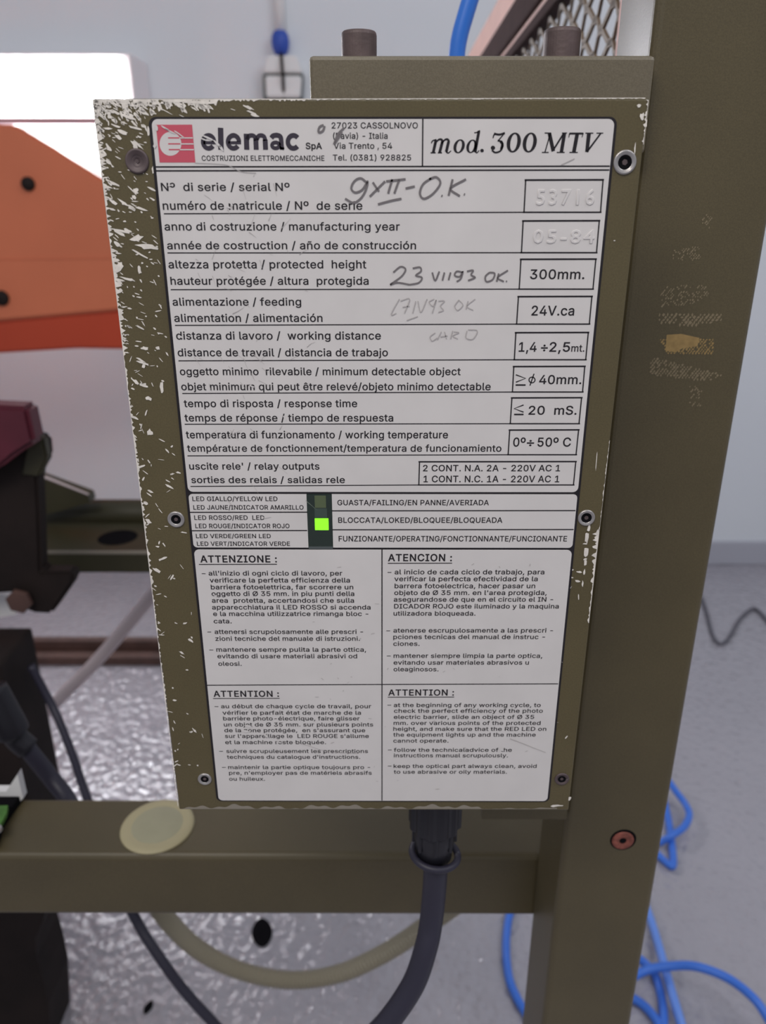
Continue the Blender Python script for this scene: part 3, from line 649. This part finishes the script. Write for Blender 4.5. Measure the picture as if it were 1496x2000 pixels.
# flecks by the right edge and on the plate border
for c_ in [(1116, 1113, 9, 4, 0), (1130, 1117, 14, 4, 5), (1143, 1092, 10, 5, -10), (1116, 1128, 9, 4, 0), (1128, 1135, 12, 5, 5), (1112, 1134, 8, 5, 0), (1146, 1050, 8, 26, 4), (1145, 1078, 9, 22, 5), (1150, 1030, 6, 20, 8), (1143, 1100, 7, 14, 0), (1141, 1118, 4, 16, 5), (1138, 1140, 4, 14, 0), (1142, 1062, 12, 4, 0), (1165, 1170-270, 2, 40, 5), (1254, 228, 10, 16, 10), (1248, 206, 12, 8, 0), (1262, 240, 4, 24, 4), (1130, 1165, 3, 14, 0), (1226, 298, 10, 3, 10), (1200, 470, 4, 3, 0), (1240, 290, 3, 24, 5), (1112, 1560, 10, 5, -60), (1085, 1574, 30, 4, -4), (1106, 1440, 8, 2.5, -50), (1080, 1444, 10, 5, -50)]:
    chip(b, *c_, CYY-.00006, 10)
RE = lambda y: 1268-(y-190)*.1141
ys = [1034+k*3 for k in range(62)]
strip([(RE(y)-.6, y) for y in ys], [(RE(y)-1.5-R.random()**1.3*(13 if 1040 < y < 1112 else (6 if y < 1150 else 3)), y) for y in ys])
ys = [860+k*4 for k in range(45)]
strip([(RE(y)-.5, y) for y in ys], [(RE(y)-.8-R.random()**3*2, y) for y in ys])
ys = [195+k*3 for k in range(30)]
strip([(RE(y)-.6, y) for y in ys], [(RE(y)-1.2-R.random()**2*5, y) for y in ys])
o = obj('chipped_paint', b, alu, box); o['kind'] = 'stuff'
b = bmesh.new()
xs_ = [352+k*4 for k in range(185)]
for i in range(len(xs_)-1):
    x0, x1 = xs_[i:i+2]; hh = [4+2*math.sin(x*.031)+2.5*math.sin(x*.083+1)+1.8*math.sin(x*.21) for x in (x0, x1)]
    h0, h1 = [max(.3, h_*(1 if x < 940 else .3)) for h_, x in zip(hh, (x0, x1))]
    b.faces.new([b.verts.new(on_y(x, y, CYY)) for x, y in ((x0, 1580), (x1, 1580), (x1, 1580-h1), (x0, 1580-h0))])
obj('worn_lower_edge', b, alu3, box)
# ================================================================== CONNECTOR AND ITS CABLE
CYc = .030; pc = on_y(850, 1585, CYc); cx = pc.x
con = thing('cable_connector', 'black plastic plug screwed into the underside of the box', 'connector', (cx, CYc, BB))
b = bmesh.new(); ns = 48
def ridged(b, r, z0, z1, ridges, dep, x=cx, y=CYc):
    rings = []
    for rr, z in ((r*.93, z0), (r, z0-.001), (r, z1+.001), (r*.93, z1)):
        rings.append([b.verts.new((x+(rr-(dep if (k % 4) < 2 else 0))*math.cos(2*math.pi*k/ns), y+(rr-(dep if (k % 4) < 2 else 0))*math.sin(2*math.pi*k/ns), z)) for k in range(ns)])
    for p, q in zip(rings, rings[1:]):
        for k in range(ns): b.faces.new((p[k], p[(k+1) % ns], q[(k+1) % ns], q[k]))
    b.faces.new(rings[0]); b.faces.new(rings[-1][::-1])
ridged(b, .0122, BB, CH-.266, 12, .0010); obj('coupling_nut', b, black_pl, con)
zc = CH-.264
obj('body', bm_lathe((cx, CYc, zc), (0, 0, -1), [(0, 0), (.0102, 0), (.0098, .004), (.0098, .008), (.0088, .013), (.0084, .020), (0, .020)], 32), black_pl, con, True)
for k in range(8):
    a = k*math.pi/4
    obj('grip_rib', bm_box((cx+.0097*math.cos(a)-.0008, CYc+.0097*math.sin(a)-.0008, zc-.012), (cx+.0097*math.cos(a)+.0008, CYc+.0097*math.sin(a)+.0008, zc-.001), .0003, 1), black_pl, con)
rc = Vector((cx+.0005, CYc, zc-.0195))
ring = [rc+Vector((.0108*math.cos(k*math.pi/16), .0098*math.sin(k*math.pi/16), .0022*math.cos(k*math.pi/16)*-.6)) for k in range(33)]
obj('clamp_ring', bm_tube(ring, .0017, 10, raw=True), rubber, con, True)
P = [Vector((cx+.0006, CYc, zc-.017)), Vector((cx+.001, CYc, zc-.030)), on_y(848, 1740, CYc+.000), on_y(842, 1800, CYc-.002), on_y(832, 1850, CYc-.006), on_y(808, 1920, CYc-.010), on_y(762, 1990, CYc-.014), on_y(716, 2040, CYc-.016), on_y(640, 2130, CYc-.016), on_y(560, 2240, CYc-.016)]
tag(obj('black_cable', bm_tube(P, .0058, 16, 8), rubber, smooth=True), 'thick black cable hanging from the plug under the box', 'cable')
# ================================================================== HANGING HOSES AND CABLES BEHIND THE BEAM
HY = .27
P = [on_y(470, 1640, HY-.03), on_y(380, 1650, HY-.02), on_y(300, 1690, HY), on_y(300, 1750, HY), on_y(330, 1800, HY), on_y(390, 1856, HY), on_y(470, 1896, HY), on_y(565, 1914, HY), on_y(660, 1902, HY), on_y(750, 1862, HY), on_y(830, 1810, HY), on_y(900, 1760, HY), on_y(960, 1715, HY-.02), on_y(1010, 1690, HY-.04)]
tag(obj('corrugated_hose', bm_tube(P, .0085, 16, 26, rf=lambda t, i: .0068 if i % 2 else .0086), corr, smooth=False), 'beige corrugated hose sagging in a loop below the beam', 'hose')
# left cables
P = [on_y(-60, 1330, .22), on_y(-5, 1375, .22), on_y(20, 1420, .22), on_y(60, 1470, .22), on_y(100, 1520, .22), on_y(132, 1562, .21), on_y(150, 1610, .19), on_y(120, 1660, .18), on_y(20, 1690, .18), on_y(-120, 1700, .18)]
o = thing('plugged_cable', 'thick black cable with a plug end at the left edge, above the beam', 'cable', P[-1])
obj('sheath', bm_tube(P, .0062, 12, 8), rubber, o, True)
d = (P[2]-P[1]).normalized()
obj('plug', bm_tube([P[1]-d*.012, P[1]-d*.004, P[2]-d*.002, P[2]+d*.010, P[3]-d*.004], .011, 14, 4, rf=lambda t, i: .012 if t < .65 else .0085), black_pl, o, True)
P = [on_y(60, 1300, .46), on_y(88, 1352, .46), on_y(112, 1400, .45), on_y(140, 1470, .42), on_y(160, 1530, .39), on_y(182, 1590, .36), on_y(220, 1690, .30), on_y(265, 1795, .25), on_y(312, 1870, .23), on_y(360, 1935, .22), on_y(424, 2006, .21), on_y(500, 2090, .20), on_y(600, 2200, .19)]
tag(obj('black_cable', bm_tube(P, .0044, 12, 8), rubber, smooth=True), 'slim black cable passing behind the beam across the bright floor at the left', 'cable')
P = [on_y(560, 860, .75), on_y(420, 1020, .75), on_y(300, 1160, .75), on_y(240, 1232, .75), on_y(180, 1300, .75), on_y(120, 1360, .76), on_y(60, 1420, .78), on_y(-60, 1520, .8)]
P.append(Vector((-.9, .85, .01)))
tag(obj('grey_cable', bm_tube(P, .0098, 14, 8), greyc, smooth=True), 'grey cable slanting down to the left behind the box', 'cable')
# brown steel rail lying on the floor
r0 = on_z(60, 1300, 0); r1 = on_z(330, 1300, 0)
o = thing('steel_rail', 'long brown steel rail lying on the floor beyond the beam', 'rail', (r1.x, r0.y, 0))
obj('rail_body', bm_box((r0.x-.05, r0.y, 0), (.15, r0.y+.05, .022), .003), brown, o)
obj('upper_flange', bm_box((r0.x-.05, r0.y+.03, .022), (.15, r0.y+.05, .046), .003), brown, o)
# dark spots of the floor, put in as thin black discs, not pads
def blob(px, py, rx, ry, rot, lab):
    c = on_z(px, py, 0); n = 20; P = []
    for k in range(n):
        t = 2*math.pi*k/n; x = rx*math.cos(t); y = ry*math.sin(t)*(1+.12*math.sin(2*t)); a = math.radians(rot)
        q = on_z(px+x*math.cos(a)-y*math.sin(a), py+x*math.sin(a)+y*math.cos(a), 0); P.append((q.x, q.y, 0.0))
    tag(obj('floor_spot', bm_prism(P, (0, 0, .003)), blackhole), lab, 'spot')
blob(512, 1823, 20, 26, 14, 'black oval spot on the floor inside the hose loop')
blob(290, 1969, 6, 14, 40, 'small dark spot on the floor at the lower left')
# ================================================================== LEFT MACHINE
MY = .42
mach = thing('clamping_machine', 'dark greasy machine with a maroon block at the left edge', 'machine', (-.62, .6, 0))
def pp(pts, Y, th, m, name, bev=0, parent=mach):
    return obj(name, bm_prism([on_y(x, y, Y) for x, y in pts], (0, th, 0), bev=bev), m, parent)
q = on_y(64, 1224, MY+.08); xr = q.x; ztc = q.z
obj('pedestal', bm_box((xr-.22, MY, on_y(64, 1720, MY).z), (xr, MY+.08, ztc), .004), dkmach, mach)
qb = on_z(95, 1850, 0.02)
pp([(-160, 1700), (110, 1700), (84, 1800), (68, 1835), (72, 1870), (84, 1910), (95, 1960), (98, 2010), (100, 2054), (-160, 2054)], .38, .06, dkmach, 'foot')
pp([(-80, 930), (-80, 1050), (-80, 1165), (0, 1160), (26, 1158), (40, 1180), (58, 1198), (100, 1200), (142, 1140), (145, 1125), (140, 1118), (80, 1118), (76, 1000), (72, 930), (90, 897), (86, 858), (60, 850), (-80, 900)], MY+.02, .02, dkmach, 'jaw_body', .003)
pp([(-80, 790), (52, 795), (68, 867), (30, 890), (0, 915), (-80, 950)], MY-.01, .025, maroon, 'clamp_block', .004)
pp([(52, 862), (84, 855), (92, 895), (76, 932), (40, 930)], MY+.018, .012, olive_dark, 'jaw_tip', .002)
pp([(-60, 1150), (28, 1165), (30, 1200), (0, 1206), (-60, 1210)], MY+.06, .02, whitep, 'grease_nipple')
obj('bolt', bm_lathe(on_y(40, 1172, MY+.015), (0, -1, 0), [(0, .006), (.012, .006), (.013, .004), (.013, 0)], 6), brown, mach)
# shelf arm (the front one is in the beam line)
zr = on_y(200, 1077, .569).z; RY0 = .569
dpt = on_z(200, 1020, zr).y
rail = thing('machine_rail', 'dark olive flat rail with an oval hole, left of the box', 'rail', (-.3, RY0+.05, 0))
hc = on_z(230, 1050, zr); x0r, x1r = on_y(60, 1077, RY0).x-.03, .03
b = bm_box((x0r, RY0, on_y(200, 1119, RY0).z), (x1r, dpt, zr), .002)
obj('rail_plate', b, olive_dark, rail)
obj('edge_highlight', bm_box((x0r, RY0-.0006, zr-.0035), (x1r, RY0+.0015, zr+.0006), .0004, 1), alu3, rail)  # highlight along the rail's front edge, painted in as a pale strip
obj('oval_hole', bm_lathe(hc+Vector((0, 0, .0002)), (0, 0, 1), [(0, .0001), (.0225, .0001), (.0235, 0)], 32), blackhole, rail)
obj('rear_tube', bm_tube([Vector((x0r, dpt+.02, zr+.004)), Vector(((x0r+x1r)/2, dpt+.02, zr+.004)), Vector((x1r, dpt+.02, zr+.004))], (on_y(200, 977, dpt).z-zr)*.62, 24, 2), olive_dark, rail, True)
for xx in (-.13, -.03):
    obj('leg', bm_box((xx, dpt-.005, 0), (xx+.02, dpt+.03, zr-.02)), olive_dark, rail)
pp([(72, 932), (172, 968), (176, 982), (72, 1010)], dpt-.02, .02, olive_dark, 'gusset', parent=rail)
pp([(72, 928), (90, 931), (172, 965), (172, 967), (90, 935), (72, 932)], dpt-.0215, .002, greyc, 'gusset_edge', parent=rail)
# terminal box at the very left, on the beam
zb = zt
tb = thing('terminal_box', 'small green and white terminal box on the beam at the left edge', 'terminal box', on_z(-10, 1640, zb))
a1, a2 = on_z(44, 1566, zb+.004), on_z(-10, 1640, zb+.004)
obj('base', bm_prism([on_z(-120, 1560, zb+.0002), on_z(46, 1562, zb+.0002), on_z(10, 1612, zb+.0002), on_z(-6, 1660, zb+.0002), on_z(-120, 1660, zb+.0002)], (0, 0, .006)), blackhole, tb)
obj('green_block', bm_prism([on_z(-100, 1583, zb+.006), on_z(17, 1580, zb+.006), on_z(14, 1596, zb+.006), on_z(-2, 1625, zb+.006), on_z(-100, 1630, zb+.006)], (0, 0, .003)), greenp, tb)
obj('white_cover', bm_prism([on_y(x, y, BY1-.006) for x, y in [(-90, 1546), (12, 1546), (34, 1512), (45, 1560), (26, 1578), (-90, 1580)]], (0, .006, 0)), whitep, tb)
obj('steel_screw', bm_lathe(on_z(-6, 1622, zb+.009), (0, 0, 1), [(0, .002), (.003, .002), (.0035, 0)], 16), alu2, tb)
# ================================================================== ORANGE MACHINE ARM AND LAMP
OY = 1.15
om = thing('orange_machine_arm', 'large orange painted machine beam under the bright lamp', 'machine', (-1.0, OY+.05, 0))
def oy(pts, Y, th, m, name, bev=0): return obj(name, bm_prism([on_y(x, y, Y) for x, y in pts], (0, th, 0), bev=bev), m, om)
oy([(-260, 240), (28, 243), (110, 292), (190, 344), (330, 415), (330, 604), (235, 606), (0, 627), (-260, 650)], OY, .09, orange, 'upper_plate', .004)
oy([(-260, 650), (0, 627), (235, 606), (330, 604), (330, 684), (218, 682), (150, 681), (0, 690), (-260, 705)], OY+.004, .09, orange2, 'lower_flange', .004)
oy([(-260, 508), (330, 500), (330, 504), (-260, 512)], OY-.001, .004, orange, 'rib', .0008)
oy([(-250, 250), (20, 252), (180, 350), (320, 425), (320, 676), (-250, 690)], OY+.0945, .004, dkmach, 'back_plate')  # unseen dark sheet added to cut orange bounce light on the wall
for x, y, r in ((56, 359, .011), (4, 582, .013)):  # dark hole spots of the plate, put in as raised dark discs
    obj('bolt', bm_lathe(on_y(x, y, OY), (0, -1, 0), [(0, .008), (r*.8, .008), (r, .005), (r, 0)], 24), dkmach, om, True)
q = on_y(-200, 690, OY)
obj('column', bm_box((q.x-.12, OY, 0), (q.x, OY+.12, on_y(-200, 245, OY).z), .004), orange, om)
lp = thing('wall_lamp', 'glaring white box lamp on the wall above the orange beam', 'lamp', on_y(100, 170, WY))
LYY = WY-.13
def rect_px(x0, y0, x1, y1, Y): a = on_y(x0, y0, Y); c = on_y(x1, y1, Y); return a, c
a, c = rect_px(-330, 103, 268, 236, LYY)
obj('housing', bm_box((a.x, LYY, c.z), (c.x, WY-.0005, a.z), .004), housing_w, lp)
a, c = rect_px(-320, 116, 250, 226, LYY)
obj('diffuser', bm_box((a.x, LYY-.006, c.z), (c.x, LYY+.001, a.z), .002), lamp_e, lp)
a, c = rect_px(-330, 246, 300, 385, LYY+.01)
obj('lower_housing', bm_box((a.x, LYY+.02, c.z), (c.x, WY-.0005, a.z+.012), .004), housing_w, lp)
obj('lower_diffuser', bm_box((a.x+.01, LYY+.01, c.z+.01), (c.x-.01, LYY+.021, a.z-.001), .002), lamp_e2, lp)
a, c = rect_px(-330, 229, 232, 243, LYY-.01)
obj('divider', bm_box((a.x, LYY-.010, c.z), (c.x, LYY, a.z), .001), mat('lamp_divider_paint', srgb(190, 160, 165), .5), lp)
# ================================================================== PIPE, SOCKET ON THE BACK WALL
pa = on_y(548, 70, WY-.02); sc = on_y(549, 80, WY-.02)
cond = thing('white_conduit', 'white conduit pipe coming down the wall with a blue end sleeve', 'pipe', pa)
obj('pipe', bm_tube([Vector((pa.x, WY-.0125, pa.z)), Vector((pa.x, WY-.0125, pa.z+.3)), Vector((pa.x, WY-.0125, 2.6))], .012, 16, 2), whitep, cond, True)
obj('sleeve', bm_lathe((pa.x-.001, WY-.0205, on_y(548, 108, WY-.02).z), (0, 0, 1), [(0, 0), (.012, .001), (.018, .012), (.020, .026), (.018, .04), (.013, .047), (0, .048)], 20), mat('blue_sleeve', srgb(50, 82, 178), .5), cond, True)
so = thing('wall_socket', 'white wall socket box with a thin dark cable, below the blue sleeve', 'socket', on_y(552, 150, WY))
def wy(pts, Y, th, m, name, bev=0): return obj(name, bm_prism([on_y(x, y, Y) for x, y in pts], (0, th, 0), bev=bev), m, so)
wy([(522, 108), (578, 108), (590, 142), (514, 142)], WY-.04, .0395, whitep, 'top_cover', .003)
wy([(518, 148), (588, 148), (586, 190), (520, 190)], WY-.045, .0445, whitep, 'socket_cover', .003)
wy([(512, 143), (592, 143), (590, 196), (514, 196)], WY-.03, .0295, led_grey, 'back_box', .003)
obj('cable', bm_tube([on_y(549, 104, WY-.042), on_y(551, 130, WY-.050), on_y(553, 160, WY-.052), on_y(556, 230, WY-.02), on_y(556, 330, WY-.01)], .0036, 8, 6), dkmach, so, True)
# ================================================================== BLUE HOSES
HY2 = .22
P = [on_y(950, -120, HY2), on_y(930, -40, HY2), on_y(912, 20, HY2), on_y(898, 70, HY2), on_y(892, 110, HY2), on_y(890, 170, HY2), on_y(900, 260, HY2), on_y(930, 330, HY2-.02), on_y(990, 380, HY2-.05), Vector((pL-.004, PY+.03, CH+.02))]
P = [on_y(975, -260, HY2), on_y(1000, -420, HY2)][::-1]+P
tag(obj('blue_hose', bm_tube(P, .0044, 16, 8), blue, smooth=True), 'blue air hose rising behind the top block, left of the mesh guard', 'hose')
def floor_hose(pts, lab, r=.0056, m=blue2, name='blue_hose', cat='hose'):
    P = []
    for p in pts:
        z = r+(p[2] if len(p) > 2 else 0); P.append(on_z(p[0], p[1], z))
    tag(obj(name, bm_tube(P, r, 12, 8), m, smooth=True), lab, cat)
floor_hose([(1290, 1500, .03), (1316, 1540, .02), (1338, 1570, .012), (1346, 1592, .012), (1336, 1615, .012), (1312, 1632, .012), (1288, 1645, .0), (1255, 1650, 0)], 'blue hose loop on the floor right of the post, beside the rusty screw')
floor_hose([(1296, 1560), (1305, 1600), (1311, 1640), (1315, 1680), (1312, 1692), (1298, 1682), (1275, 1660)], 'blue hose bending back in a sharp hook on the floor right of the post')
floor_hose([(1250, 1740, .0), (1272, 1800, .0), (1290, 1860, .012), (1304, 1910, .012), (1320, 1965, .012), (1340, 2030, .0), (1370, 2120)], 'straight light blue hose on the floor at the lower right', m=mat('pale_blue_hose', srgb(112, 156, 240), .4))
floor_hose([(1225, 1915, .024), (1262, 1895, .024), (1310, 1887, .03), (1360, 1888, .04), (1420, 1910, .04), (1470, 1948, .04), (1500, 1990, .03), (1530, 2050, .01)], 'blue hose arching to the right edge of the floor')
floor_hose([(1235, 1862, .012), (1262, 1884, .012), (1280, 1905, .0), (1292, 1950, 0), (1296, 2000, 0), (1290, 2080)], 'blue hose dropping straight down beside the pale one')
floor_hose([(1200, 1940, 0), (1245, 1955, 0), (1280, 1990, .0), (1310, 2050, 0)], 'short blue hose leaving the lower right post foot')
floor_hose([(1012, 1740, 0), (994, 1790, 0), (988, 1850, 0), (994, 1910, 0), (1010, 1950, 0), (1030, 1985), (1060, 2040)], 'blue hose curving on the floor just left of the post')
floor_hose([(1340, 1130, 0), (1366, 1160, 0), (1380, 1195, 0), (1390, 1235, 0), (1404, 1257, 0), (1422, 1248, 0), (1445, 1210, 0), (1470, 1189, 0), (1488, 1200, 0), (1520, 1240, 0)], 'thin dark wire curling on the floor at the right edge', r=.004, m=greyc.copy() if False else mat('dark_wire', srgb(92, 90, 98), .5), name='wire', cat='wire')
# ================================================================== MESH GUARD BEHIND THE POST
GX = .1375
def gz(px, py): return on_x(px, py, GX)
g0 = gz(1213, 50); gy0 = g0.y; gy1 = 1.25
grd = thing('mesh_guard', 'brown machine guard of expanded metal with pinkish tan frame, behind the post top', 'guard', (GX, gy0, 0))
zA = gz(1060, 0).z; zB = gz(1012, 0).z; zC = gz(971, 0).z; zM = gz(1092, 0).z
obj('top_bar', bm_box((GX, gy0+.01, zB), (GX+.02, gy1, zC), .002), pink, grd)
obj('dark_bar', bm_box((GX-.004, gy0+.01, zA), (GX+.02, gy1, zB), .002), dkbrown, grd)
obj('thin_bar', bm_box((GX, gy0+.01, zA-.006), (GX+.015, gy1, zA), .001), pink, grd)
obj('mesh_frame', bm_box((GX-.002, gy0+.01, zM), (GX+.012, gy1, zA-.006), .001), dkbrown, grd)
obj('end_post', bm_box((GX+.001, gy0, CH-.15), (GX+.045, gy0+.012, CH+.45), .001), pink, grd)
obj('post_foot', bm_box((GX+.012, gy0, 0), (GX+.040, gy0+.012, CH-.15), .001), pink, grd)
b = bmesh.new(); cw, chh, th = .044, .0205, .0019
zb0 = CH-.12; nz = int((zM-zb0)/(chh/2)); ny = int((gy1-gy0-.02)/(cw/2))
for j in range(nz):                       # strands: each row zig-zags, neighbours meet
    z0 = zb0+j*chh/2*1.0
    P = []
    for i in range(ny+1):
        up = ((i+j) % 2)
        P.append(Vector((GX+.004+(.0012 if up else -.0012), gy0+.015+i*cw/2, z0+(chh/2*.86 if up else 0))))
    if j % 2 == 0 or True:
        pass
    for a, c in zip(P, P[1:]):
        m1 = a.lerp(c, .22); m2 = a.lerp(c, .78); m1.z = a.z; m2.z = c.z
        if j % 2: continue
        for p, q in ((a, m1), (m1, m2), (m2, c)):
            bm_prism([p+Vector((-.001, 0, -th)), p+Vector((.001, 0, -th)), p+Vector((.001, 0, th)), p+Vector((-.001, 0, th))], q-p, b)
            # mirrored strand above closes the diamond
            zc2 = z0+chh*.5
            f = lambda v: Vector((v.x, v.y, 2*(z0+chh*.45)-v.z+.0))
            P2, Q2 = f(p), f(q)
            bm_prism([P2+Vector((-.001, 0, -th)), P2+Vector((.001, 0, -th)), P2+Vector((.001, 0, th)), P2+Vector((-.001, 0, th))], Q2-P2, b)
o = obj('expanded_mesh', b, meshm, grd); o['kind'] = 'stuff'
bpy.context.view_layer.update()
